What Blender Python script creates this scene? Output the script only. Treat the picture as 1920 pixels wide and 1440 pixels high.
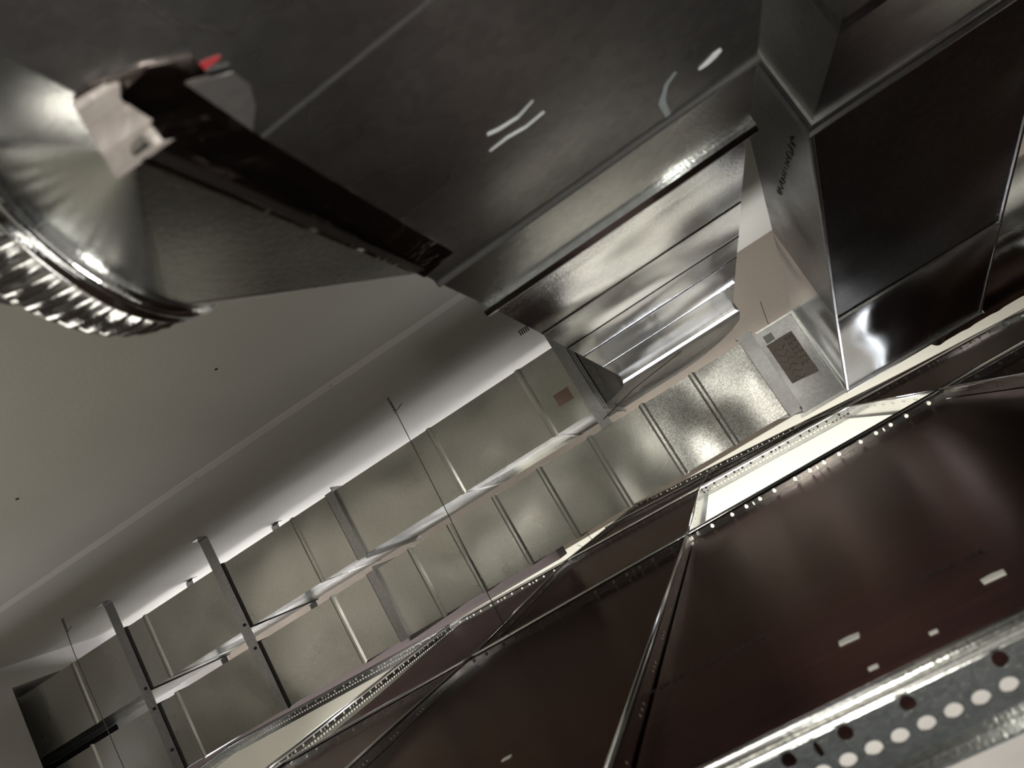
import bpy, bmesh, math, random
from mathutils import Vector, Matrix
random.seed(7)
for o in list(bpy.data.objects): bpy.data.objects.remove(o)
S = bpy.context.scene
COL = S.collection

# ------------------------------------------------------------------ camera
# metres; camera head is poking through a ceiling grid cell: X right along the ducts, Y away, Z up
cam_d = bpy.data.cameras.new('camera')
cam = bpy.data.objects.new('camera', cam_d); COL.objects.link(cam)
R = Vector((0.8191, 0.2791, -0.5012))       # image right, in world
D = Vector((-0.5361, 0.0615, -0.8419))      # image down
F = Vector((-0.2041, 0.9583, 0.2000))       # viewing direction
cam.matrix_world = Matrix(((R.x, -D.x, -F.x, 0), (R.y, -D.y, -F.y, 0), (R.z, -D.z, -F.z, 0), (0, 0, 0, 1)))
cam_d.sensor_width = 36.0
cam_d.lens = 36.0 * 1354.2 / 1920.0
cam_d.clip_start = 0.01; cam_d.clip_end = 60
cam_d.dof.use_dof = True
cam_d.dof.focus_distance = 1.9
cam_d.dof.aperture_fstop = 9.0
S.camera = cam

# ------------------------------------------------------------------ world, exposure, room lamps and added fill lights
w = bpy.data.worlds.new('world'); S.world = w; w.use_nodes = True
w.node_tree.nodes['Background'].inputs[0].default_value = (0.6, 0.65, 0.7, 1)
w.node_tree.nodes['Background'].inputs[1].default_value = 0.02
S.view_settings.view_transform = 'Standard'; S.view_settings.look = 'None'
S.view_settings.exposure = 0.28; S.view_settings.gamma = 1.0
try: S.view_settings.use_curve_mapping = False
except Exception: pass

def area(name, loc, to, sx, sy, power, col):
    l = bpy.data.lights.new(name, 'AREA'); l.shape = 'RECTANGLE'; l.size = sx; l.size_y = sy
    l.energy = power; l.color = col
    o = bpy.data.objects.new(name, l); COL.objects.link(o); o.location = loc
    d = Vector(to) - Vector(loc); o.rotation_euler = d.to_track_quat('-Z', 'Y').to_euler()
    return o
area('room_fill_near', (0.18, -0.26, -1.6), (0.14, 0.1, 0.5), 0.35, 0.35, 38, (1.0, 0.95, 0.85))  # added up-facing fill below the near cell, for the room's own glow
area('room_fill_mid', (0.0, 2.48, -0.75), (0.0, 2.45, 0.5), 0.8, 0.55, 14, (0.97, 0.97, 1.0))  # added up-facing fill under the middle opening, in place of lit room surfaces
area('room_fill_left', (-1.9, 2.48, -0.75), (-1.9, 2.45, 0.5), 1.4, 0.55, 12, (0.95, 0.94, 1.0))  # added up-facing fill under the left openings, no lamp known there
area('room_fill_behind', (-1.55, -0.05, -0.42), (-1.2, 0.85, 0.5), 1.7, 0.6, 10.5, (1.0, 0.95, 0.84))  # added fill through unseen open cells, brightens the near slab
area('room_lamp', (0.2, 3.2, -0.26), (0.2, 3.2, -2), 3.0, 1.0, 60, (1.0, 0.96, 0.86))
area('room_lamp_far', (-1.0, 8.4, -0.3), (-1.0, 8.9, -2), 7.5, 1.0, 175, (1.0, 0.97, 0.88))
area('room_fill_right', (1.33, 1.9, -0.9), (1.33, 2.1, 0.5), 0.4, 0.8, 14, (1.0, 0.97, 0.9))  # added fill under an unseen open cell, lifts the round duct
area('added_plenum_fill', (-1.27, 2.50, 0.31), (-1.27, 2.2, 0.52), 1.85, 0.06, 4.6, (0.95, 0.94, 1.0))  # added light hidden behind the upper duct to brighten the slab strip
area('room_fill_front', (0.2, -3.0, -0.3), (0.2, -3.4, -2), 5.0, 0.8, 90, (1.0, 0.97, 0.88))  # added light on the unseen front wall, mirrored in the tee webs
area('added_camera_fill', (0.24, -0.12, 0.10), (0.20, 0.8, -0.05), 0.09, 0.07, 2.2, (1.0, 0.97, 0.86))  # added light beside the camera, gives the glare on the lower duct

# ------------------------------------------------------------------ materials
def nt(name):
    m = bpy.data.materials.new(name); m.use_nodes = True
    t = m.node_tree; b = t.nodes['Principled BSDF']
    return m, t, b
def N(t, k, **kw):
    n = t.nodes.new(k)
    for a, v in kw.items():
        if a in n.inputs.keys(): n.inputs[a].default_value = v
        else: setattr(n, a, v)
    return n
def coords(t): 
    return N(t, 'ShaderNodeTexCoord').outputs['Object']
def ramp(t, src, stops):
    r = N(t, 'ShaderNodeValToRGB'); t.links.new(src, r.inputs[0])
    e = r.color_ramp.elements
    while len(e) < len(stops): e.new(0.5)
    for i, (p, c) in enumerate(stops):
        e[i].position = p; e[i].color = (c[0], c[1], c[2], 1) if hasattr(c, '__len__') else (c, c, c, 1)
    return r.outputs[0]
def galv(name, base=(0.60, 0.61, 0.60), rough=0.27, rvar=0.10, spangle=0.10, sscale=140, bump=0.04, wave=0.35):
    m, t, b = nt(name); c = coords(t)
    n1 = N(t, 'ShaderNodeTexNoise', Scale=3.0, Detail=4.0); t.links.new(c, n1.inputs['Vector'])
    v = N(t, 'ShaderNodeTexVoronoi', Scale=sscale); t.links.new(c, v.inputs['Vector'])
    n2 = N(t, 'ShaderNodeTexNoise', Scale=420.0, Detail=2.0); t.links.new(c, n2.inputs['Vector'])
    lo = tuple(x * (1 - spangle) for x in base); hi = tuple(min(1, x * (1 + spangle)) for x in base)
    mix = N(t, 'ShaderNodeMix', data_type='RGBA')
    t.links.new(v.outputs['Color'], mix.inputs[0])
    mix.inputs[6].default_value = (*lo, 1); mix.inputs[7].default_value = (*hi, 1)
    t.links.new(mix.outputs[2], b.inputs['Base Color'])
    b.inputs['Metallic'].default_value = 1.0
    mr = N(t, 'ShaderNodeMapRange'); t.links.new(n1.outputs[0], mr.inputs[0])
    mr.inputs[1].default_value = 0.3; mr.inputs[2].default_value = 0.7
    mr.inputs[3].default_value = rough - rvar; mr.inputs[4].default_value = rough + rvar
    t.links.new(mr.outputs[0], b.inputs['Roughness'])
    # sheet unevenness plus fine spangle
    n3 = N(t, 'ShaderNodeTexNoise', Scale=4.5, Detail=1.0); t.links.new(c, n3.inputs['Vector'])
    ad = N(t, 'ShaderNodeMath', operation='MULTIPLY_ADD'); t.links.new(n2.outputs[0], ad.inputs[0])
    ad.inputs[1].default_value = 0.004; 
    mu = N(t, 'ShaderNodeMath', operation='MULTIPLY'); t.links.new(n3.outputs[0], mu.inputs[0]); mu.inputs[1].default_value = wave
    t.links.new(mu.outputs[0], ad.inputs[2])
    bp = N(t, 'ShaderNodeBump'); bp.inputs['Strength'].default_value = 1.0; bp.inputs['Distance'].default_value = bump
    t.links.new(ad.outputs[0], bp.inputs['Height']); t.links.new(bp.outputs[0], b.inputs['Normal'])
    return m
def plain(name, col, rough=0.5, metal=0.0, var=0.12, scale=9.0, bump=0.0, bscale=60, coat=0.0):
    m, t, b = nt(name); c = coords(t)
    n = N(t, 'ShaderNodeTexNoise', Scale=scale, Detail=5.0); t.links.new(c, n.inputs['Vector'])
    a = tuple(x * (1 - var) for x in col); d = tuple(min(1, x * (1 + var)) for x in col)
    t.links.new(ramp(t, n.outputs[0], [(0.3, a), (0.7, d)]), b.inputs['Base Color'])
    b.inputs['Roughness'].default_value = rough; b.inputs['Metallic'].default_value = metal
    b.inputs['Coat Weight'].default_value = coat
    if bump:
        n2 = N(t, 'ShaderNodeTexNoise', Scale=bscale, Detail=3.0); t.links.new(c, n2.inputs['Vector'])
        bp = N(t, 'ShaderNodeBump'); bp.inputs['Distance'].default_value = bump
        t.links.new(n2.outputs[0], bp.inputs['Height']); t.links.new(bp.outputs[0], b.inputs['Normal'])
    return m
def tile_mat():
    m, t, b = nt('brown_tile_back'); c = coords(t)
    mp = N(t, 'ShaderNodeMapping'); mp.inputs['Scale'].default_value = (2.0, 26.0, 1.0); mp.inputs['Rotation'].default_value = (0, 0, 0.0)
    t.links.new(c, mp.inputs['Vector'])
    n = N(t, 'ShaderNodeTexNoise', Scale=3.0, Detail=6.0, Roughness=0.65); t.links.new(mp.outputs[0], n.inputs['Vector'])
    n2 = N(t, 'ShaderNodeTexNoise', Scale=5.0, Detail=4.0); t.links.new(c, n2.inputs['Vector'])
    cr = ramp(t, n.outputs[0], [(0.3, (0.036, 0.025, 0.021)), (0.7, (0.090, 0.056, 0.045))])
    dust = ramp(t, n2.outputs[0], [(0.62, 0.0), (0.85, 0.22)])
    mx = N(t, 'ShaderNodeMix', data_type='RGBA'); t.links.new(dust, mx.inputs[0]); t.links.new(cr, mx.inputs[6])
    mx.inputs[7].default_value = (0.30, 0.25, 0.22, 1)
    t.links.new(mx.outputs[2], b.inputs['Base Color'])
    b.inputs['Roughness'].default_value = 0.27
    b.inputs['Metallic'].default_value = 0.75
    b.inputs['Specular IOR Level'].default_value = 0.12
    b.inputs['Specular Tint'].default_value = (0.42, 0.32, 0.285, 1)
    return m
M = {}
M['duct'] = galv('galvanised_sheet')
M['duct_b'] = galv('galvanised_sheet_satin', base=(0.64, 0.64, 0.60), rough=0.29, rvar=0.05, wave=0.5, spangle=0.07, sscale=320)
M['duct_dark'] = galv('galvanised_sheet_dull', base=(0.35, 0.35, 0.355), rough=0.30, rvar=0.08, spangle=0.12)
M['mirror'] = galv('galvanised_sheet_bright', base=(0.70, 0.72, 0.74), rough=0.13, rvar=0.05, spangle=0.06, wave=0.5)
M['cone'] = galv('transition_steel', base=(0.39, 0.40, 0.385), rough=0.22, rvar=0.03, spangle=0.04, sscale=300, wave=0.15)
M['spangled'] = galv('galvanised_sheet_spangled', base=(0.62, 0.62, 0.60), rough=0.33, rvar=0.05, spangle=0.38, sscale=330, wave=0.8)
M['strap'] = galv('strap_steel', base=(0.46, 0.46, 0.47), rough=0.36, rvar=0.05)
M['tee'] = galv('tee_steel', base=(0.74, 0.75, 0.74), rough=0.15, rvar=0.05, spangle=0.08, sscale=500, wave=0.0)
M['web'] = galv('tee_web_steel', base=(0.55, 0.56, 0.56), rough=0.16, rvar=0.04, spangle=0.15, sscale=260, wave=0.0)  # darker than the tee steel: dark reflections put into the colour
M['flex'] = galv('crimped_collar_steel', base=(0.6, 0.6, 0.6), rough=0.2, rvar=0.05)
M['tape'] = plain('foil_tape', (0.20, 0.17, 0.16), 0.16, 1.0, 0.15, 14, 0.004, 35)
M['tape_light'] = plain('foil_tape_pale', (0.34, 0.31, 0.30), 0.5, 0.6, 0.06, 20, 0.002, 60)
M['dark'] = plain('dark_seam_and_shadow', (0.02, 0.02, 0.02), 0.6)  # real dark joints, also the painted shadow lines beside the straps
M['black'] = plain('unlit_void_black', (0.012, 0.012, 0.012), 0.9)  # black colour stands for the unlit dark inside the wall opening
M['wire'] = plain('annealed_wire', (0.12, 0.11, 0.11), 0.4, 0.8)
M['tile'] = tile_mat()
M['tile_under'] = plain('white_tile_face', (0.8, 0.8, 0.77), 0.7)
M['slab'] = plain('concrete_slab', (0.47, 0.455, 0.405), 0.9, 0, 0.05, 3.0, 0.0004, 120)
M['slurry'] = plain('pale_cement_slurry', (0.60, 0.57, 0.52), 0.9, 0, 0.05, 6.0)
M['wall'] = plain('cement_render', (0.56, 0.54, 0.52), 0.9, 0, 0.06, 3.0, 0.0005, 80)
M['beige'] = plain('beige_render', (0.46, 0.40, 0.34), 0.9, 0, 0.06, 3.0, 0.0005, 80)
M['brownwall'] = plain('brown_grey_render', (0.17, 0.14, 0.13), 0.9, 0, 0.06, 3.0)
M['room'] = plain('cream_room_paint', (0.80, 0.79, 0.72), 0.8, 0, 0.02, 2.0)
M['floorm'] = plain('grey_room_floor', (0.55, 0.53, 0.53), 0.6, 0, 0.08, 2.0)
M['reflect_dark'] = plain('dark_reflection_band', (0.05, 0.06, 0.07), 0.7)  # dark tone added for what the near tee web mirrors
M['paper'] = plain('white_paper', (0.75, 0.75, 0.72), 0.7)
M['sticker_red'] = plain('faded_red_sticker', (0.52, 0.36, 0.29), 0.6)
M['label_tan'] = plain('tan_printed_label', (0.36, 0.30, 0.26), 0.45, 0.0, 0.12, 30)
M['smear_dull'] = plain('dull_sealant_smear', (0.17, 0.19, 0.20), 0.5, 0.5)
M['tile_print'] = plain('faded_dark_print', (0.012, 0.009, 0.008), 0.7, 0.0)
M['ink'] = plain('black_marker_ink', (0.02, 0.02, 0.025), 0.5)
M['redink'] = plain('red_marker_ink', (0.22, 0.01, 0.015), 0.5)
M['smear'] = plain('pale_sealant_smear', (0.36, 0.38, 0.40), 0.5, 0.2)

# ------------------------------------------------------------------ helpers
def link(name, me, mat, parent=None, smooth=False):
    o = bpy.data.objects.new(name, me); COL.objects.link(o)
    if mat is not None and not me.materials: me.materials.append(mat)
    if parent is not None: o.parent = parent
    if smooth:
        for p in me.polygons: p.use_smooth = True
    return o
def build(name, bm, mat, parent=None, smooth=False, origin=None):
    bmesh.ops.recalc_face_normals(bm, faces=bm.faces)
    me = bpy.data.meshes.new(name); 
    if origin is not None: bmesh.ops.translate(bm, vec=-Vector(origin), verts=bm.verts)
    bm.to_mesh(me); bm.free()
    o = link(name, me, mat, parent, smooth)
    if origin is not None: o.location = origin
    return o
def tag(o, label=None, cat=None, group=None, kind=None):
    if label: o['label'] = label
    if cat: o['category'] = cat
    if group: o['group'] = group
    if kind: o['kind'] = kind
    return o
def thing(name, label, cat, group=None, loc=(0, 0, 0)):
    o = bpy.data.objects.new(name, None); COL.objects.link(o); o.location = loc; o.empty_display_size = 0.05
    return tag(o, label, cat, group)
def struct(name, bm, mat):
    return tag(build(name, bm, mat), kind='structure')
def hexa(bm, p):      # 8 points: bottom loop 0-3, top loop 4-7
    v = [bm.verts.new(q) for q in p]
    for f in ((0,1,2,3),(4,5,6,7),(0,1,5,4),(1,2,6,5),(2,3,7,6),(3,0,4,7)): bm.faces.new([v[i] for i in f])
    return v
def box(bm, lo, hi):
    x0, y0, z0 = lo; x1, y1, z1 = hi
    return hexa(bm, [(x0,y0,z0),(x1,y0,z0),(x1,y1,z0),(x0,y1,z0),(x0,y0,z1),(x1,y0,z1),(x1,y1,z1),(x0,y1,z1)])
def loft(bm, loops, cap=True):
    rows = [[bm.verts.new(q) for q in lp] for lp in loops]
    n = len(rows[0])
    for a, b in zip(rows, rows[1:]):
        for i in range(n): bm.faces.new((a[i], a[(i+1) % n], b[(i+1) % n], b[i]))
    if cap: bm.faces.new(rows[0]); bm.faces.new(rows[-1])
    return rows
def tube(bm, pts, r, n=8, cap=True):
    pts = [Vector(p) for p in pts]; loops = []
    up = None
    for i, p in enumerate(pts):
        d = (pts[min(i+1, len(pts)-1)] - pts[max(i-1, 0)]).normalized()
        if up is None: up = d.orthogonal().normalized()
        a = (up - d * up.dot(d)); a = a.normalized() if a.length > 1e-6 else d.orthogonal().normalized()
        up = a; b = d.cross(a)
        rr = r[i] if hasattr(r, '__len__') else r
        loops.append([p + (a * math.cos(2*math.pi*k/n) + b * math.sin(2*math.pi*k/n)) * rr for k in range(n)])
    loft(bm, loops, cap)
def rect(y0, y1, z0, z1, x): return [(x, y0, z0), (x, y1, z0), (x, y1, z1), (x, y0, z1)]
def recty(x0, x1, z0, z1, y): return [(x0, y, z0), (x1, y, z0), (x1, y, z1), (x0, y, z1)]
def beaded(bm, x0, x1, y0, y1, z0, z1, beads, h=0.0022, wd=0.009):
    """rectangular sleeve along X with raised cross beads"""
    st = [(x0, 0)]
    for b in sorted(beads):
        st += [(b - wd, 0), (b - wd*0.35, h), (b + wd*0.35, h), (b + wd, 0)]
    st.append((x1, 0))
    loft(bm, [rect(y0 - e, y1 + e, z0 - e, z1 + e, x) for x, e in st])

# read a position off a known plane (z = height)
def onz(px, py, z):
    c = Vector(((px - 960) / 1354.2, (py - 720) / 1354.2, 1)); v = R * c.x + D * c.y + F
    return (v.x * z / v.z, v.y * z / v.z)
# ------------------------------------------------------------------ setting
SL = 0.505
bm = bmesh.new(); box(bm, (-5.2, -2.1, SL), (3.2, 7.2, SL + 0.2)); 
slab = struct('ceiling', bm, M['slab'])
for px, py, r_ in ((405, 692, .0026), (620, 722, .0022), (32, 935, .0028), (368, 897, .0022)):
    x_, y_ = onz(px, py, SL); bm = bmesh.new(); tube(bm, [(x_, y_, SL - 0.0015), (x_, y_, SL + 0.001)], r_, 10); build('anchor_hole', bm, M['dark'], slab)
bm = bmesh.new()                                   # shallow formwork joint fins on the slab soffit
for pts in (((-2.25, 1.31), (-0.1, 1.375)), ):
    (xa, ya), (xb, yb) = pts
    hexa(bm, [(xa, ya, SL-0.0012), (xb, yb, SL-0.0012), (xb, yb+0.040, SL-0.0012), (xa, ya+0.034, SL-0.0012),
              (xa, ya, SL), (xb, yb, SL), (xb, yb+0.040, SL), (xa, ya+0.034, SL)])
struct('trim_1', bm, M['slurry'])
bm = bmesh.new()                                   # left wall with the opening the ducts pass through
WX = -2.25
for lo, hi in (((-2.45, -2.1, -0.20), (WX, 1.785, SL)), ((-2.45, 2.26, 0.02), (WX, 2.66, SL)),
               ((-2.45, 1.785, 0.435), (WX, 2.26, SL))):
    box(bm, lo, hi)
struct('wall_left', bm, M['wall'])
bm = bmesh.new(); 
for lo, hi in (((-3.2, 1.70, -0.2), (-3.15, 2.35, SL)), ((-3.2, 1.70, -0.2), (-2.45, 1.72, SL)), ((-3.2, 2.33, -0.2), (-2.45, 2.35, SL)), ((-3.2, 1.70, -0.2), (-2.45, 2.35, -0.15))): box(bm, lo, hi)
struct('wall_dark_void', bm, M['black'])  # black box added behind the opening, its unlit dark is painted
bm = bmesh.new(); box(bm, (-3.4, 2.655, 0.19), (3.2, 2.95, SL)); struct('wall_beam', bm, M['beige'])
bm = bmesh.new(); box(bm, (-5.0, 3.06, -0.115), (-0.86, 3.2, SL)); struct('wall_back', bm, M['brownwall'])
bm = bmesh.new(); box(bm, (-3.0, 6.6, -0.20), (3.2, 6.8, SL)); struct('wall_far', bm, M['beige'])
bm = bmesh.new(); box(bm, (1.66, -2.1, -0.16), (1.8, 7.0, SL)); struct('wall_right', bm, M['wall'])
bm = bmesh.new(); box(bm, (-5.2, -2.1, -0.16), (3.2, -1.98, SL)); struct('wall_front', bm, M['wall'])
# the room below the grid
bm = bmesh.new(); box(bm, (-6.2, -4.2, -2.9), (5.2, 10.4, -2.8)); struct('floor', bm, M['floorm'])
bm = bmesh.new()
for lo, hi in (((-6.2, 10.2, -2.9), (5.2, 10.4, -0.2)), ((-6.2, -4.2, -1.25), (5.2, -4.0, -0.2)), ((-6.2, -4.2, -2.9), (-6.0, 10.4, -0.2)), ((5.0, -4.2, -2.9), (5.2, 10.4, -0.2))): box(bm, lo, hi)
struct('wall_room', bm, M['room'])
bm = bmesh.new(); box(bm, (-6.0, -4.2, -2.8), (5.0, -3.95, -1.25)); struct('wall_room_dark_band', bm, M['reflect_dark'])  # unseen dark lower wall, added so the near tee web reflects dark

# ------------------------------------------------------------------ suspended grid
XS = [-2.63, -2.02, -1.41, -0.80, -0.19, 0.42, 1.03, 1.64]
YS = [-1.97, -0.765, 0.435, 1.71, 2.92, 4.12, 5.32, 6.52]
def zg(x, y):        # grid hangs slightly out of level towards the back
    base = [(-9, -.154), (1.71, -.154), (2.92, -.143), (4.12, -.168), (5.32, -.190), (6.6, -.21)]
    for (a, za), (b, zb) in zip(base, base[1:]):
        if y <= b: z = za + (zb - za) * (y - a) / (b - a); break
    return z - 0.020 * max(0, y - 1.71) * x

def plate(L, top, bot, holes, th=0.0006):
    """perforated web in the XZ plane, made from a filled 2D curve"""
    cu = bpy.data.curves.new('web', 'CURVE'); cu.dimensions = '2D'; cu.fill_mode = 'BOTH'; cu.extrude = th
    def spl(pts):
        s = cu.splines.new('POLY'); s.points.add(len(pts) - 1); s.use_cyclic_u = True
        for p, (a, b) in zip(s.points, pts): p.co = (a, b, 0, 1)
    spl([(0, bot), (L, bot), (L, top), (0, top)])
    for cx, cz, rx, rz in holes:
        spl([(cx + rx*math.cos(2*math.pi*k/14), cz + rz*math.sin(2*math.pi*k/14)) for k in range(14)])
    o = bpy.data.objects.new('tmp', cu); COL.objects.link(o)
    me = bpy.data.meshes.new_from_object(o.evaluated_get(bpy.context.evaluated_depsgraph_get()))
    bpy.data.objects.remove(o)
    me.transform(Matrix.Rotation(math.radians(90), 4, 'X'))
    return me
def web_holes(L, phase=0.0, main=True):
    h = []
    if main:
        k = 0; s = phase - 0.157*20
        while s < L + 0.2:
            for dx in (-0.053, -0.017, 0.017, 0.053):
                h.append((s + dx, -0.0165, 0.0042, 0.0042))
            h.append((s, -0.018, 0.0018, 0.0045)); s += 0.157
        s = phase - 0.157*20 + 0.0075
        while s < L + 0.2:
            h.append((s, -0.0290, 0.0048, 0.0036)); s += 0.015
    else:
        s = 0.10
        while s < L - 0.05:
            for dx in (-0.014, 0, 0.014): h.append((s + dx, -0.016, 0.002, 0.003))
            s += 0.12
    return [q for q in h if 0.006 < q[0] < L - 0.006]
def tee(name, a, b, label, cat, group, main=True, phase=0.0, H=0.045):
    a = Vector(a); b = Vector(b); L = (b - a).length
    t = thing(name, label, cat, group, a)
    d = (b - a).normalized(); t.rotation_euler = (0, math.atan2(-d.z, math.hypot(d.x, d.y)), math.atan2(d.y, d.x))
    hb = 0.012 if main else 0.008; wb = 0.0042 if main else 0.003
    bm = bmesh.new()
    prof = [(wb*math.sin(a)*(1.15 if main else 1), -hb/2 - hb/2*math.cos(a)) for a in [2*math.pi*k/14 for k in range(14)]]
    loft(bm, [[(x, p, q) for p, q in prof] for x in (0, L)])
    o = build('bulb', bm, M['tee'], t, True)
    me = plate(L, -hb + 0.001, -H, web_holes(L, phase, main)); link('web', me, M['web'], t)
    bm = bmesh.new(); fw = 0.012
    loft(bm, [[(x, p, q) for p, q in [(-fw, -H - 0.0016), (-fw, -H), (-0.001, -H), (-0.001, -H + 0.0006), (0.001, -H + 0.0006), (0.001, -H), (fw, -H), (fw, -H - 0.0016)]] for x in (0, L)])
    build('flange', bm, M['tee'], t)
    return t
mnames = {0: 'galvanised main tee behind the camera position at the nearest row of tiles',
          1: 'main tee just behind the open cell under the big lateral duct',
          2: 'large blurred perforated main tee in the nearest foreground, lower right corner',
          3: 'perforated main tee crossing the frame with white round holes below the open cell',
          4: 'main tee along the far side of the open cells, its lit web full of holes',
          5: 'thin main tee line just under the lower duct, two rows past the open cell',
          6: 'distant main tee seen as a row of tiny white dots under the lower duct',
          7: 'unused'}
xl, xr = -2.63, 1.64
for j, y in enumerate(YS):
    if j in (0, 7): continue
    x0 = XS[0] if j < 5 else -0.84
    ph = {2: -0.05, 3: -0.03}.get(j, -0.03) - x0
    tee('main_tee', (x0, y, zg(x0, y)), (xr, y, zg(xr, y)), mnames[j], 'ceiling tee', 'main tees of the ceiling grid', True, ph % 0.157)
colname = ['at the far left wall', 'left of the long white opening', 'right of the long white opening', 'second left of the camera', 'at the lit opening, left side', 'at the lit opening, right side', 'far right']
rowname = ['in the row behind the camera', 'beside the open cell at the camera', 'in the nearest tiled row', 'in the row with the white openings', 'in the row past the openings', 'in the fourth row back', 'in the furthest row']
for j in range(1, 6):
    for i in range(0, 7):
        x = XS[i]
        if j >= 4 and x < -0.85: continue
        ya, yb = YS[j] + 0.003, YS[j+1] - 0.003
        xa = xb = x
        if j == 3 and i == 2: xa, xb = -1.535, -1.388; ya += 0.012; yb -= 0.004
        if j == 3 and i == 1: continue
        tee('cross_tee', (xa, ya, zg(xa, ya)), (xb, yb, zg(xb, yb)),
            'cross tee ' + colname[i] + ', ' + rowname[j], 'ceiling tee', 'cross tees of the ceiling grid', j == 3 and i == 2)
OPEN = {(6, 0), (6, 1), (6, 2), (6, 6), (3, 6), (1, 4), (1, 2), (1, 1), (1, 0), (3, 4), (3, 1), (3, 0), (6, 3), (6, 4), (6, 5)}
tcol = ['first column from the left wall', 'second column from the left wall', 'third column from the left wall', 'column left of the camera', 'column straight under the big duct', 'column right of the camera', 'rightmost column']
for j in range(0, 7):
    for i in range(0, 7):
        if (j, i) in OPEN: continue
        if j >= 4 and XS[i] < -0.85: continue
        x0, x1, y0, y1 = XS[i] + 0.0035, XS[i+1] - 0.0035, YS[j] + 0.0035, YS[j+1] - 0.0035
        if j == 3 and i == 2: x0 = -1.36
        bm = bmesh.new(); e = -0.0245; tk = 0.0014
        P = [(x0,y0),(x1,y0),(x1,y1),(x0,y1)]
        hexa(bm, [(x, y, zg(x, y) + e - tk) for x, y in P] + [(x, y, zg(x, y) + e) for x, y in P])
        for xa, xb in ((x0, x0 + 0.0014), (x1 - 0.0014, x1)):
            P = [(xa,y0+.02),(xb,y0+.02),(xb,y1-.02),(xa,y1-.02)]
            hexa(bm, [(x, y, zg(x, y) - 0.0449) for x, y in P] + [(x, y, zg(x, y) + e - tk*0.5) for x, y in P])
        o = build('ceiling_tile', bm, M['tile'], origin=(x0, y0, zg(x0, y0)))
        if (j, i) == (2, 4):      # faint dark print rows on the tile back
            bmt = bmesh.new(); rr = random.Random(4); zt = zg(0, 1) + e
            for (ax_, ay_), (bx_, by_), nn in ((onz(1225, 1295, zt), onz(1440, 1190, zt), 17), (onz(1725, 1085, zt), onz(1850, 1030, zt), 9)):
                for k in range(nn):
                    if k in (5, 11): continue
                    cx_ = ax_ + (bx_ - ax_)*k/nn; cy_ = ay_ + (by_ - ay_)*k/nn
                    w_ = abs(bx_ - ax_)/nn*0.55; h_ = 0.010
                    for q in range(2):
                        u0 = cx_ + w_*q*0.8; box(bmt, (u0, cy_ - h_*rr.uniform(.5, 1), zt), (u0 + 0.0011, cy_ + h_*rr.uniform(.2, .8), zt + 0.0003))
                    v0 = cy_ + h_*rr.uniform(-.5, .4); box(bmt, (cx_, v0, zt), (cx_ + w_*0.9, v0 + 0.0014, zt + 0.0003))
            bmesh.ops.translate(bmt, vec=-o.location, verts=bmt.verts); build('print_mark', bmt, M['tile_print'], o)
        tag(o, 'brown backed ceiling tile ' + rowname[j] + ', ' + tcol[i], 'ceiling tile', 'brown ceiling tiles lying in the grid')

# ------------------------------------------------------------------ upper duct: runs towards the camera, elbow, then along the wall
AY0, AY1, AZ0, AZ1 = 1.83, 2.18, 0.205, 0.405
LX0, LX1 = -0.118, 0.158
up = thing('rectangular_duct', 'upper galvanised duct, the big trunk overhead that turns left above the other duct', 'air duct', 'rectangular ducts', (0, 0, AZ0))
UO = Vector((0, 0, AZ0))
def upart(name, bm, mat, parent=up, smooth=False, org=UO):
    bmesh.ops.translate(bm, vec=-org, verts=bm.verts)
    return build(name, bm, mat, parent, smooth)
# near trunk, plain
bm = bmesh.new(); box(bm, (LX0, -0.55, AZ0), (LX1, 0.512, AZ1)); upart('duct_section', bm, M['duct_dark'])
bm = bmesh.new(); box(bm, (LX0 - 0.0005, 0.2595, AZ0 - 0.0006), (LX1 + 0.0005, 0.2612, AZ0)); upart('seam', bm, M['dark'])
# offset strip and standing seam
bm = bmesh.new(); loft(bm, [recty(LX0, LX1, AZ0, AZ1, 0.516), recty(LX0+.001, LX1-.001, AZ0 + 0.0025, AZ1, 0.636)]); upart('duct_section', bm, M['duct'])
bm = bmesh.new(); box(bm, (LX0 - 0.002, 0.5115, AZ0 - 0.002), (LX1 + 0.002, 0.5165, AZ1 + 0.002)); upart('seam', bm, M['dark'])
bm = bmesh.new()
loft(bm, [recty(LX0-.004, LX1+.004, AZ0-0.002, AZ1+.004, 0.628), recty(LX0-.006, LX1+.006, AZ0-.004, AZ1+.006, 0.641), recty(LX0-.004, LX1+.004, AZ0-.0015, AZ1+.004, 0.652)])
upart('slip_joint', bm, M['mirror'])
# faceted reach: shallow ridges across the underside
def ribbed_y(ys, hs):
    bm = bmesh.new(); loft(bm, [recty(LX0 + 0.001, LX1 - 0.001, AZ0 + h, AZ1, y) for y, h in zip(ys, hs)]); return bm
upart('duct_section', ribbed_y([0.650, 0.700, 0.846, 0.849, 0.856, 0.993, 0.997, 1.004, 1.120, 1.123, 1.131, 1.317, 1.320, 1.327, 1.590],
                               [0.0035, 0.003, 0.0040, 0.0028, 0.0038, 0.0026, 0.0014, 0.0025, 0.0034, 0.0022, 0.0030, 0.0030, 0.0018, 0.0030, 0.0022]), M['mirror'])
bm = bmesh.new()
loft(bm, [recty(LX0-.002, LX1+.002, AZ0-.003, AZ1+.002, 1.588), recty(LX0-.006, LX1+.008, AZ0-.008, AZ1+.005, 1.600), recty(LX0-.002, LX1+.002, AZ0-.003, AZ1+.002, 1.612)])
upart('slip_joint', bm, M['duct_dark'])
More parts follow.
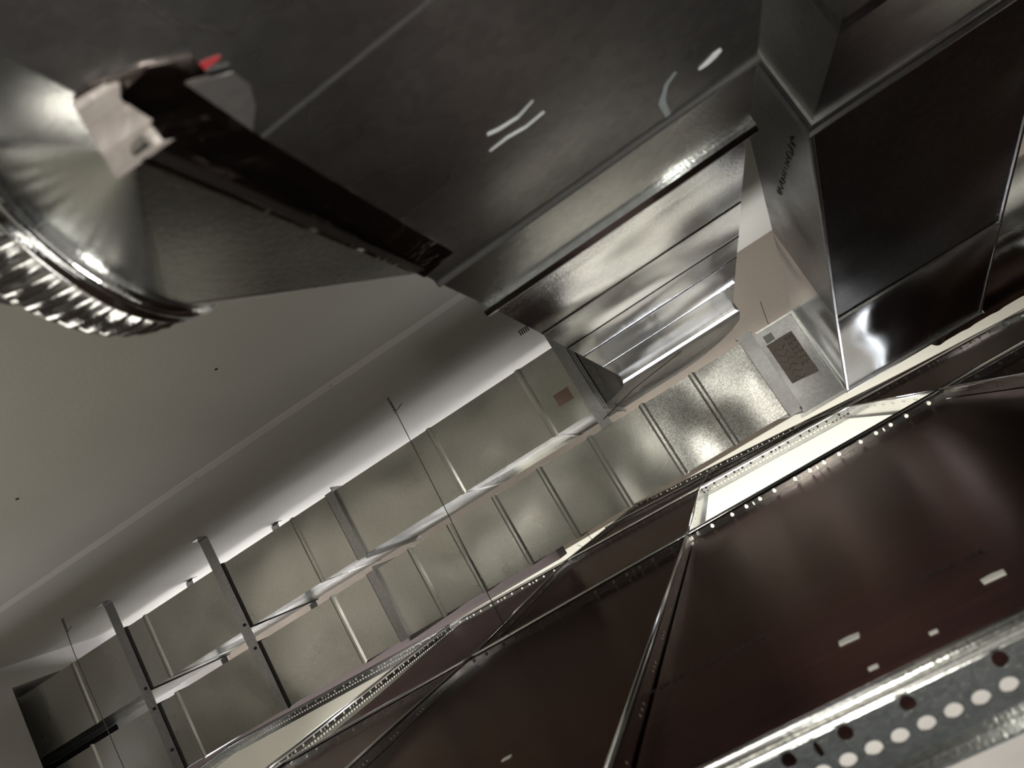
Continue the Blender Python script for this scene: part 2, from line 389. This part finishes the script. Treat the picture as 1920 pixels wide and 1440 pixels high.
# elbow
poly = [(LX0, 1.605), (LX1, 1.605), (0.176, 1.70), (0.178, 1.82), (0.160, 1.93), (0.118, 2.04), (0.066, 2.12), (0.0, 2.172), (-0.06, AY1), (-0.215, AY1), (-0.215, AY0), (-0.18, 1.80), (-0.14, 1.73)]
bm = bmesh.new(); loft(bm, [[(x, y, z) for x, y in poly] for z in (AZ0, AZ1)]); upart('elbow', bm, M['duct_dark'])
# run along the wall
segs = [(-0.215, -0.985, [-0.36, -0.655]), (-0.99, -1.408, [-1.145]), (-1.411, -1.808, [-1.735]), (-1.811, -2.7, [-2.05])]
for x1, x0, bd in segs:
    bm = bmesh.new(); beaded(bm, x0, x1, AY0, AY1, AZ0, AZ1, bd); upart('duct_section', bm, M['duct_b'])
def slip_x(x, y0, y1, z0, z1, w=0.034, fin=True):
    bm = bmesh.new()
    loft(bm, [rect(y0-.002, y1+.002, z0-.002, z1+.002, x - w), rect(y0-.0035, y1+.0035, z0-.0035, z1+.0035, x - w + .003), rect(y0-.0035, y1+.0035, z0-.0035, z1+.0035, x - .004)] +
         ([rect(y0-.012, y1+.012, z0-.012, z1+.012, x - .003), rect(y0-.012, y1+.012, z0-.012, z1+.012, x)] if fin else []) + [rect(y0-.001, y1+.001, z0-.001, z1+.001, x + .001)])
    return bm
upart('slip_joint', slip_x(-0.986, AY0, AY1, AZ0, AZ1), M['strap'])
upart('slip_joint', slip_x(-0.205, AY0, AY1, AZ0, AZ1, 0.02), M['strap'])
for x in (-1.409, -1.809): upart('slip_joint', slip_x(x, AY0, AY1, AZ0, AZ1, 0.012, False), M['dark'])  # joints coloured black: the shadow line beside each strap is painted
# stickers and marks on the upper duct
def quadpatch(bm, pts, n, th=0.0006):
    n = Vector(n).normalized() * th
    hexa(bm, [Vector(p) for p in pts] + [Vector(p) + n for p in pts])
bm = bmesh.new(); y = AY0 - 0.0004
quadpatch(bm, [(-0.312, y, 0.262), (-0.268, y, 0.262), (-0.268, y, 0.296), (-0.312, y, 0.296)], (0, -1, 0)); st = upart('sticker', bm, M['sticker_red']); tag(st, 'faded red sticker near the strap')
bm = bmesh.new()
for k in range(5): box(bm, (-0.302 + k*0.006, y - 0.0012, 0.272), (-0.2985 + k*0.006, y - 0.0004, 0.288))
o = build('print_mark', bm, M['ink'], st)
bm = bmesh.new()
for r in range(3):
    for c in range(5):
        if random.random() < 0.75: box(bm, (-0.175 + c*0.010, y - 0.0009, 0.300 + r*0.022 ), (-0.169 + c*0.010, y, 0.305 + r*0.022))
upart('print_mark', bm, M['ink'])
zb = AZ0
def smear(name, pts, wds, mat, parent=up, z=zb):
    """flat drawn mark on a horizontal underside"""
    bm = bmesh.new(); L = []; Rr = []
    P = [Vector((a, b, 0)) for a, b in pts]
    for i, p in enumerate(P):
        d = (P[min(i+1, len(P)-1)] - P[max(0, i-1)]).normalized(); nrm = Vector((-d.y, d.x, 0)) * wds[i]
        L.append(p + nrm); Rr.append(p - nrm)
    loops = [[(l.x, l.y, z - 0.0006), (r.x, r.y, z - 0.0006), (r.x, r.y, z), (l.x, l.y, z)] for l, r in zip(L, Rr)]
    loft(bm, loops); return upart(name, bm, mat, parent)
smear('scratch', [onz(*p, zb) for p in ((913, 252), (935, 242), (970, 220), (999, 188))], [.0009, .0010, .0007, .0002], M['smear'])
smear('scratch', [onz(*p, zb) for p in ((918, 283), (950, 258), (985, 238), (1020, 209))], [.0002, .0008, .0008, .0006], M['smear'])
smear('sealant_smear', [onz(*p, zb) for p in ((1310, 130), (1325, 118), (1340, 103), (1352, 92))], [.001, .0030, .0035, .0012], M['smear'])
smear('sealant_smear', [onz(*p, zb) for p in ((1266, 135), (1248, 160), (1240, 190), (1252, 216))], [.0012, .0018, .0028, .0020], M['smear_dull'])
smear('marker_mark', [onz(*p, zb) for p in ((352, 142), (370, 128), (392, 116), (412, 104))], [.0006, .0018, .0013, .0003], M['redink'])
# foil tape along the trunk's left lower edge, wrapping on to the transition
tp = [onz(*p, zb) for p in ((150, 183), (248, 136), (290, 124), (345, 150), (470, 240), (600, 322), (740, 402), (850, 470), (800, 505), (700, 465), (560, 394), (400, 310), (300, 262), (200, 208))]
bm = bmesh.new()
edge = [(LX0 - 0.001, onz(*p, zb)[1]) for p in ((140, 180),)]
inner = [(-0.112, 0.187), (-0.094, 0.196), (-0.082, 0.205), (-0.086, 0.224), (-0.094, 0.252), (-0.0935, 0.300), (-0.092, 0.370), (-0.0905, 0.430), (-0.089, 0.478)]
outer = [(LX0 - 0.0012, y) for y in (0.186, 0.196, 0.206, 0.226, 0.256, 0.304, 0.374, 0.434, 0.486)]
loops = [[(a[0], a[1], zb - 0.0016), (b[0], b[1], zb - 0.0016 - 0.001*math.sin(i*2.1)), (b[0], b[1], zb), (a[0], a[1], zb)] for i, (a, b) in enumerate(zip(inner, outer))]
loft(bm, loops); upart('foil_tape', bm, M['tape'])
bm = bmesh.new()       # lifted tape corner
g = [onz(*p, zb) for p in ((345, 150), (432, 127), (464, 150), (474, 190), (470, 238))]
vv = [(a, b, zb - 0.0018) for a, b in g]; loft(bm, [[(x, y, z) for x, y, z in vv], [(x, y, z - 0.0005) for x, y, z in vv]]); upart('foil_tape', bm, M['strap'])

# ------------------------------------------------------------------ square to round transition with crimped collar
tr = thing('duct_transition', 'square to round sheet metal transition on the side of the big duct, top left', 'duct fitting', None, (LX0, 0.33, 0.19))
TO = Vector((LX0, 0.33, 0.19))
C0 = [(0.203, 0.187), (0.470, 0.203), (0.470, 0.385), (0.203, 0.375)]   # (y,z) corners: near-low, far-low, far-high, near-high
cx, cy, cz, cr = -0.216, 0.332, 0.300, 0.0855
NQ = 40
bm = bmesh.new()
cor = [bm.verts.new((LX0, a, b)) for a, b in C0]
neck = [bm.verts.new((LX0 + 0.006, a, b)) for a, b in C0]
ring = []
card = [math.pi*1.0, math.pi*1.5, math.pi*2.0, math.pi*2.5]  # near(-y), low(-z), far, high
for q in range(4):
    for k in range(NQ):
        a = card[q] + (math.pi/2) * k / NQ
        ring.append(bm.verts.new((cx, cy + cr*math.cos(a), cz + cr*math.sin(a))))
n = len(ring)
for q in range(4):           # quadrant q (card[q]..card[q+1]) fans to its corner
    c = cor[q]
    for k in range(NQ):
        f = bm.faces.new((c, ring[(q*NQ + k) % n], ring[(q*NQ + k + 1) % n])); f.smooth = False
    f = bm.faces.new((c, cor[(q+1) % 4], ring[((q+1)*NQ) % n])); f.smooth = False
for q in range(4): bm.faces.new((cor[q], cor[(q+1) % 4], neck[(q+1) % 4], neck[q]))
bmesh.ops.recalc_face_normals(bm, faces=bm.faces)
bmesh.ops.translate(bm, vec=-TO, verts=bm.verts)
me = bpy.data.meshes.new('cone'); bm.to_mesh(me); bm.free()
cone = link('cone', me, M['cone'], tr)
def rings(bm, st, n=96, ribs=0, amp=0.0):
    """st: list of (centre, radius, ribamp) with a drifting axis"""
    loops = []
    for (c, r, ra, ty, tz) in st:
        lp = []
        for k in range(n):
            a = 2*math.pi*k/n
            rr = r + (ra * (0.5 + 0.5*math.cos(a*ribs)) if ribs else 0)
            lp.append((c[0] + ty*math.cos(a)*rr + tz*math.sin(a)*rr, c[1] + rr*math.cos(a), c[2] + rr*math.sin(a)))
        loops.append(lp)
    return loft(bm, loops, cap=False)
bm = bmesh.new()
rings(bm, [((cx+.002, cy, cz), cr-.001, 0, 0, 0), ((cx-.001, cy, cz), cr+.003, 0, 0, 0), ((cx-.004, cy, cz), cr+.0045, 0, 0, 0), ((cx-.007, cy, cz), cr+.003, 0, 0, 0), ((cx-.009, cy, cz), cr+.001, 0, 0, 0), ((cx-.012, cy, cz), cr+.003, 0, 0, 0), ((cx-.015, cy, cz), cr+.001, 0, 0, 0)])
bmesh.ops.translate(bm, vec=-TO, verts=bm.verts); build('rim_bead', bm, M['mirror'], tr, True)
bm = bmesh.new()
rings(bm, [((cx-.014, cy, cz), cr+.001, 0, 0, 0), ((cx-.017, cy-.001, cz+.001), cr-.005, .005, 0, 0), ((cx-.026, cy-.003, cz+.003), cr-.004, .006, .04, .04), ((cx-.033, cy-.006, cz+.005), cr-.003, .004, .08, .08), ((cx-.036, cy-.007, cz+.007), cr-.001, .001, .08, .08), ((cx-.037, cy-.008, cz+.008), cr-.004, .001, .08, .08)], 288, 48)
bmesh.ops.translate(bm, vec=-TO, verts=bm.verts); build('crimped_collar', bm, M['flex'], tr, True)
fl = thing('flexible_duct', 'ribbed flexible duct rising from the crimped collar of the round transition', 'air duct', None, (cx - 0.05, cy, cz))
bm = bmesh.new(); pts = []; rad = []
ctrl = [Vector((-0.256, 0.324, 0.320)), Vector((-0.272, 0.315, 0.335)), Vector((-0.285, 0.29, 0.36)), Vector((-0.29, 0.22, 0.39)), Vector((-0.29, 0.05, 0.40)), Vector((-0.29, -0.3, 0.40))]
for i in range(len(ctrl)-1):
    for k in range(10):
        pts.append(ctrl[i].lerp(ctrl[i+1], k/10)); rad.append(0.064 + (0.004 if k % 2 else 0))
tube(bm, pts, rad, 48, False)
bmesh.ops.translate(bm, vec=-Vector((cx - 0.05, cy, cz)), verts=bm.verts); build('hose', bm, M['flex'], fl, True)
bm = bmesh.new()     # crumpled foil strip along the near edge of the flange
loops = []
for k in range(9):
    s = k/8; yv = 0.1865 + s*0.020; zv = 0.2035 - s*0.017 + 0.0016*math.sin(k*2.4)
    loops.append([(LX0 - 0.003 - .010*s, yv, zv), (LX0 + 0.010 + 0.004*math.sin(k*1.7), yv + .002, zv - .001), (LX0 + 0.010, yv + .003, zv), (LX0 - 0.003 - .010*s, yv + 0.002, zv + .001)])
loft(bm, loops); bmesh.ops.translate(bm, vec=-TO, verts=bm.verts); build('foil_tape', bm, M['tape_light'], tr)
bm = bmesh.new(); loops = []     # tape from the trunk edge down on to the flange
for k in range(15):
    s = k/14; yv = 0.207 + s*0.250
    zl = 0.187 + s*0.016 + 0.0003*math.sin(k*2.7)
    loops.append([(LX0 - 0.0015, yv, zl - 0.0008), (LX0 + 0.0005, yv, zb + 0.0005), (LX0 + 0.0035, yv, zb + .0), (LX0 + 0.001, yv, zl - 0.001)])
loft(bm, loops); bmesh.ops.translate(bm, vec=-TO, verts=bm.verts); build('foil_tape', bm, M['tape'], tr)

# ------------------------------------------------------------------ lower duct: drops from the right, then along the wall
BY0, BY1, BZ0, BZ1 = 1.83, 2.18, -0.044, 0.155
lo = thing('rectangular_duct', 'lower galvanised duct that drops steeply at the right and runs under the upper one', 'air duct', 'rectangular ducts', (0, 0, 0))
def lpart(name, bm, mat, parent=lo, smooth=False): return build(name, bm, mat, parent, smooth)
for x1, x0, bd, mt in ((0.148, -0.139, [0.011, -0.132], 'spangled'), (-0.139, -0.985, [-0.287, -0.443, -0.587, -0.735, -0.868], 'duct_b'), (-0.99, -1.408, [-1.142], 'duct_b'), (-1.411, -1.808, [-1.742], 'duct_b'), (-1.811, -2.7, [-2.1], 'duct_b')):
    bm = bmesh.new(); beaded(bm, x0, x1, BY0, BY1, BZ0, BZ1, bd, 0.004, 0.009); lpart('duct_section', bm, M[mt])
lpart('slip_joint', slip_x(-0.984, BY0, BY1, BZ0, BZ1), M['strap'])
lpart('slip_joint', slip_x(0.182, BY0, BY1, BZ0 - .006, BZ1, 0.034, False), M['strap'])
for x in (-1.409, -1.809): lpart('slip_joint', slip_x(x, BY0, BY1, BZ0, BZ1, 0.012, False), M['dark'])  # black colour paints the shadow line beside the straps here too
DX0, DX1 = 0.289, 0.612
bm = bmesh.new(); beaded(bm, 0.180, DX0, BY0, BY1, BZ0 - 0.018, BZ1, []); lpart('duct_section', bm, M['duct_dark'])
bm = bmesh.new()
for a, b in ((DX0-.006, DX0),): box(bm, (a, BY0-.005, BZ0-.026), (b, BY0, BZ1+.004))
box(bm, (0.19, BY0-.006, BZ1-.002), (DX0-.006, BY0, BZ1+.003)); box(bm, (0.17, BY0-.005, BZ0-.026), (DX0-.006, BY0, BZ0-.018))
lpart('flange', bm, M['duct'])
# drop piece
ZT0, ZT1 = 0.259, 0.462
bm = bmesh.new()
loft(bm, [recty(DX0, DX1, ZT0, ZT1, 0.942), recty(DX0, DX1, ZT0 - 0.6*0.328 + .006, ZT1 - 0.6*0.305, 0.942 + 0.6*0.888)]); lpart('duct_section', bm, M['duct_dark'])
bm = bmesh.new()
loft(bm, [recty(DX0, DX1, ZT0 - 0.6*0.328 + .001, ZT1 - 0.6*0.305, 0.942 + 0.6*0.888), recty(DX0, DX1, -0.0675, 0.155, 1.83), recty(DX0, DX1, -0.0675, 0.155, 2.18)]); lpart('duct_section', bm, M['mirror'])
bm = bmesh.new()    # corner seams of the drop piece
for xx in (DX0, DX1):
    tube(bm, [(xx, 0.942, ZT0), (xx, 1.475, 0.0665), (xx, 1.83, -0.068)], 0.0035, 6)
lpart('seam', bm, M['strap'])
bm = bmesh.new(); loft(bm, [recty(DX0-.003, DX1+.003, -0.071, 0.158, 1.822), recty(DX0-.004, DX1+.010, -0.074, 0.16, 1.834), recty(DX0-.002, DX1+.002, -0.070, 0.157, 1.840)]); lpart('slip_joint', bm, M['duct'])
bm = bmesh.new(); loft(bm, [recty(DX0-.004, DX1+.004, ZT0-.004, ZT1+.004, 0.915), recty(DX0-.004, DX1+.004, ZT0-.004, ZT1+.004, 0.935), recty(DX0-.008, DX1+.008, ZT0-.009, ZT1+.008, 0.938), recty(DX0-.008, DX1+.008, ZT0-.009, ZT1+.008, 0.944)]); lpart('slip_joint', bm, M['strap'])
bm = bmesh.new()    # near reach, above right of the camera, with a cross bead
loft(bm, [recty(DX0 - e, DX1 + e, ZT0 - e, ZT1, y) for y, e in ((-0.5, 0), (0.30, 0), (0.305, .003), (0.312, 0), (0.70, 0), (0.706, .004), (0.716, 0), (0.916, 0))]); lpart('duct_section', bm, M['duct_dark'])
# handwriting in marker on the left face of the drop piece
bm = bmesh.new(); random.seed(3)
yy = 1.00; zz = 0.272
def onx(px, py, x):
    c = Vector(((px - 960) / 1354.2, (py - 720) / 1354.2, 1)); v = R * c.x + D * c.y + F
    return Vector((x, v.y * x / v.x, v.z * x / v.x))
p0 = onx(1460, 364, DX0 - .0006); p1 = onx(1487, 262, DX0 - .0006); u = (p1 - p0)
vdir = Vector((0, 0.3, 0.95)).normalized(); pts = []
for j in range(110):
    q = j / 109
    amp = 0.0065 if q < 0.30 else (0.0045 if q < 0.72 else 0.0070)
    pts.append(p0 + u * (q + 0.018*math.sin(j*0.83)) + vdir * amp * math.sin(j*0.61 + 1.3*math.sin(j*0.17)))
tube(bm, pts, 0.0005, 5)
lpart('marker_writing', bm, M['ink'])
# printed label on the short end section
bm = bmesh.new(); y = BY0 - 0.0008
quadpatch(bm, [(0.196, y, 0.010), (0.262, y, 0.004), (0.262, y, 0.118), (0.196, y, 0.118)], (0, -1, 0)); lb = lpart('printed_label', bm, M['label_tan']); tag(lb, 'tan printed label with line drawings')
bm = bmesh.new(); random.seed(5)
for r in range(6):
    for c in range(4):
        x0 = 0.240 + c*0.0055; z0 = 0.112 - r*0.014
        box(bm, (x0, y - .0012, z0 - 0.008*random.random() - .003), (x0 + .0014, y - .0006, z0))
for k in range(6):
    pts = [(0.202 + 0.005*j + 0.001*random.random(), y - .0008, 0.095 - k*0.016 + 0.005*math.sin(j*1.3 + k)) for j in range(7)]
    tube(bm, pts, 0.0005, 4)
build('print_mark', bm, M['ink'], lb)
bm = bmesh.new(); quadpatch(bm, [(0.200, y, 0.121), (0.222, y, 0.121), (0.222, y, 0.140), (0.200, y, 0.140)], (0, -1, 0)); lpart('paper_label', bm, M['paper'])

# ------------------------------------------------------------------ round duct at the far right
rd = thing('round_duct', 'shiny round metal duct half hidden behind the drop of the lower duct, right edge', 'air duct', None, (0.7, 2.2, 0.06))
bm = bmesh.new(); pts = []; rad = []
for k in range(60):
    pts.append((0.63 + k*0.017, 2.28, 0.062)); rad.append(0.165 + (0.002 if k % 5 == 0 else 0))
tube(bm, pts, rad, 64); bmesh.ops.translate(bm, vec=-Vector((0.7, 2.2, 0.06)), verts=bm.verts); build('pipe', bm, M['mirror'], rd, True)

# ------------------------------------------------------------------ hanger straps and wires
def strap(x, y, ztop, zbot, w, label, screws=(), bend=0.03):
    t = thing('hanger_strap', label, 'strap', 'metal straps holding the ducts', (x, y, ztop))
    bm = bmesh.new(); th = 0.0012
    loops = []
    sgn = -1 if y < 2 else 1
    path = [(y + sgn*bend, ztop - .001), (y + sgn*0.006, ztop - .002), (y + sgn*.001, ztop - .008), (y, ztop - .03), (y, zbot)]
    for k, (yy, z) in enumerate(path):
        loops.append([(x - w/2, yy, z), (x + w/2, yy, z), (x + w/2, yy + th, z - (th if k < 2 else 0)), (x - w/2, yy + th, z - (th if k < 2 else 0))])
    loft(bm, loops); bmesh.ops.translate(bm, vec=-Vector((x, y, ztop)), verts=bm.verts); build('band', bm, M['strap'], t)
    for z in screws:
        bm = bmesh.new(); tube(bm, [(x+.004, y, z), (x+.004, y - .003, z), (x+.004, y - .006, z)], [.0045, .0045, .002], 8)
        bmesh.ops.translate(bm, vec=-Vector((x, y, ztop)), verts=bm.verts); build('screw', bm, M['dark'], t)
    return t
strap(-1.833, 1.8235, SL, -0.040, 0.034, 'steel strap down both ducts, nearest the left wall', (0.215, 0.150, 0.02))
strap(-1.433, 1.8235, SL, -0.045, 0.034, 'steel strap down both ducts, second from the left wall', (0.218, 0.145))
strap(-0.232, 1.8150, 0.45, 0.152, 0.030, 'short bent strap stub under the upper duct beside the red sticker', (), 0.0)
strap(-1.845, 2.186, SL, -0.040, 0.03, 'curled strap top behind the upper duct, left one', ())
strap(-1.440, 2.186, SL, -0.040, 0.03, 'curled strap top behind the upper duct, right one', ())
t = thing('hanger_strap', 'steel strap hooked over the right end of the lower duct', 'strap', 'metal straps holding the ducts', (0.165, 1.822, BZ1))
bm = bmesh.new(); box(bm, (-0.017, -0.001, -0.20), (0.017, 0.0003, 0.010)); box(bm, (-0.020, -0.001, 0.010), (0.020, 0.02, 0.016)); build('band', bm, M['strap'], t)
def wire(pts, label, group='hanger wires', r=0.0012, coil=None):
    t = thing('hanger_wire', label, 'wire', group, pts[0])
    bm = bmesh.new(); tube(bm, pts, r, 6)
    bmesh.ops.translate(bm, vec=-Vector(pts[0]), verts=bm.verts); build('strand', bm, M['wire'], t)
    if coil:
        p = Vector(coil); bm = bmesh.new(); c = []
        for k in range(40):
            a = k*0.9; c.append(p + Vector((0.0035*math.cos(a), 0.0035*math.sin(a), -0.0011*k)))
        c.append(c[-1] + Vector((0.014, -0.004, 0.002))); c.append(c[-1] + Vector((0.018, -0.002, 0.006)))
        tube(bm, c, r*0.9, 5); bmesh.ops.translate(bm, vec=-Vector(pts[0]), verts=bm.verts); build('twist', bm, M['wire'], t)
    return t
wire([(-0.664, 1.70, SL), (-0.662, 1.70, 0.46), (-0.671, 1.70, 0.19), (-0.681, 1.70, -0.05), (-0.686, 1.705, -0.156)], 'thin vertical hanger wire crossing both ducts in the middle of the frame', coil=(-0.663, 1.70, 0.503))
wire([(-1.878, 1.70, SL), (-1.885, 1.70, 0.40), (-1.880, 1.705, -0.156)], 'thin vertical hanger wire crossing both ducts near the left wall', coil=(-1.878, 1.70, 0.503))
wire([(-0.655, 2.64, 0.40), (-0.66, 2.78, 0.1), (-0.665, 2.92, zg(-0.665, 2.92) - .002)], 'hanger wire tied to the far tee behind the lower duct')
wire([(-0.62, 2.92, zg(-.62, 2.92) + .02), (-0.70, 2.90, zg(-.7, 2.92)+.002), (-0.72, 2.88, zg(-.7, 2.92) + .03)], 'short wire tail twisted on the far tee', r=.001)
wire([(0.351, 2.650, 0.314), (0.312, 2.5, 0.222), (0.38, 2.45, 0.12)], 'short hanger wire behind the right end of the lower duct')
wire([(-0.225, 1.79, 0.172), (-0.12, 1.74, 0.19), (0.02, 1.70, 0.205 - 0.004)], 'pale loose wire end sticking out under the elbow of the upper duct', r=0.001)
wire([(0.72, 2.05, 0.16), (0.80, 2.08, 0.07), (0.9, 2.1, 0.06)], 'black thin wire in front of the round duct at the right edge', r=.0015)

# ------------------------------------------------------------------ debris
def chip(px, py, s, label, j=2):
    z = zg(0, 1) - 0.0245 + 0.001
    a, b = onz(px, py, z)
    bm = bmesh.new(); pts = [(-s, -s*.5), (s*.8, -s*.7), (s, s*.3), (s*.1, s*.6), (-s*.9, s*.5)]
    loft(bm, [[(a + x, b + y, z + h) for x, y in pts] for h in (-0.0009, 0.0006)])
    o = build('paper_scrap', bm, M['paper'], origin=(a, b, z)); tag(o, label, 'scrap', 'pale scraps lying on the brown tile')
chip(1592, 1198, 0.0085, 'pale torn scrap on the brown tile, nearest the foreground tee')
chip(1862, 1081, 0.0085, 'pale scrap on the brown tile near the right edge')
chip(1637, 1251, 0.0035, 'tiny pale crumb right below the torn scrap')
chip(1750, 1185, 0.0030, 'tiny pale crumb between the two scraps')
chip(950, 1421, 0.006, 'tiny pale crumb on the tile at the bottom middle')
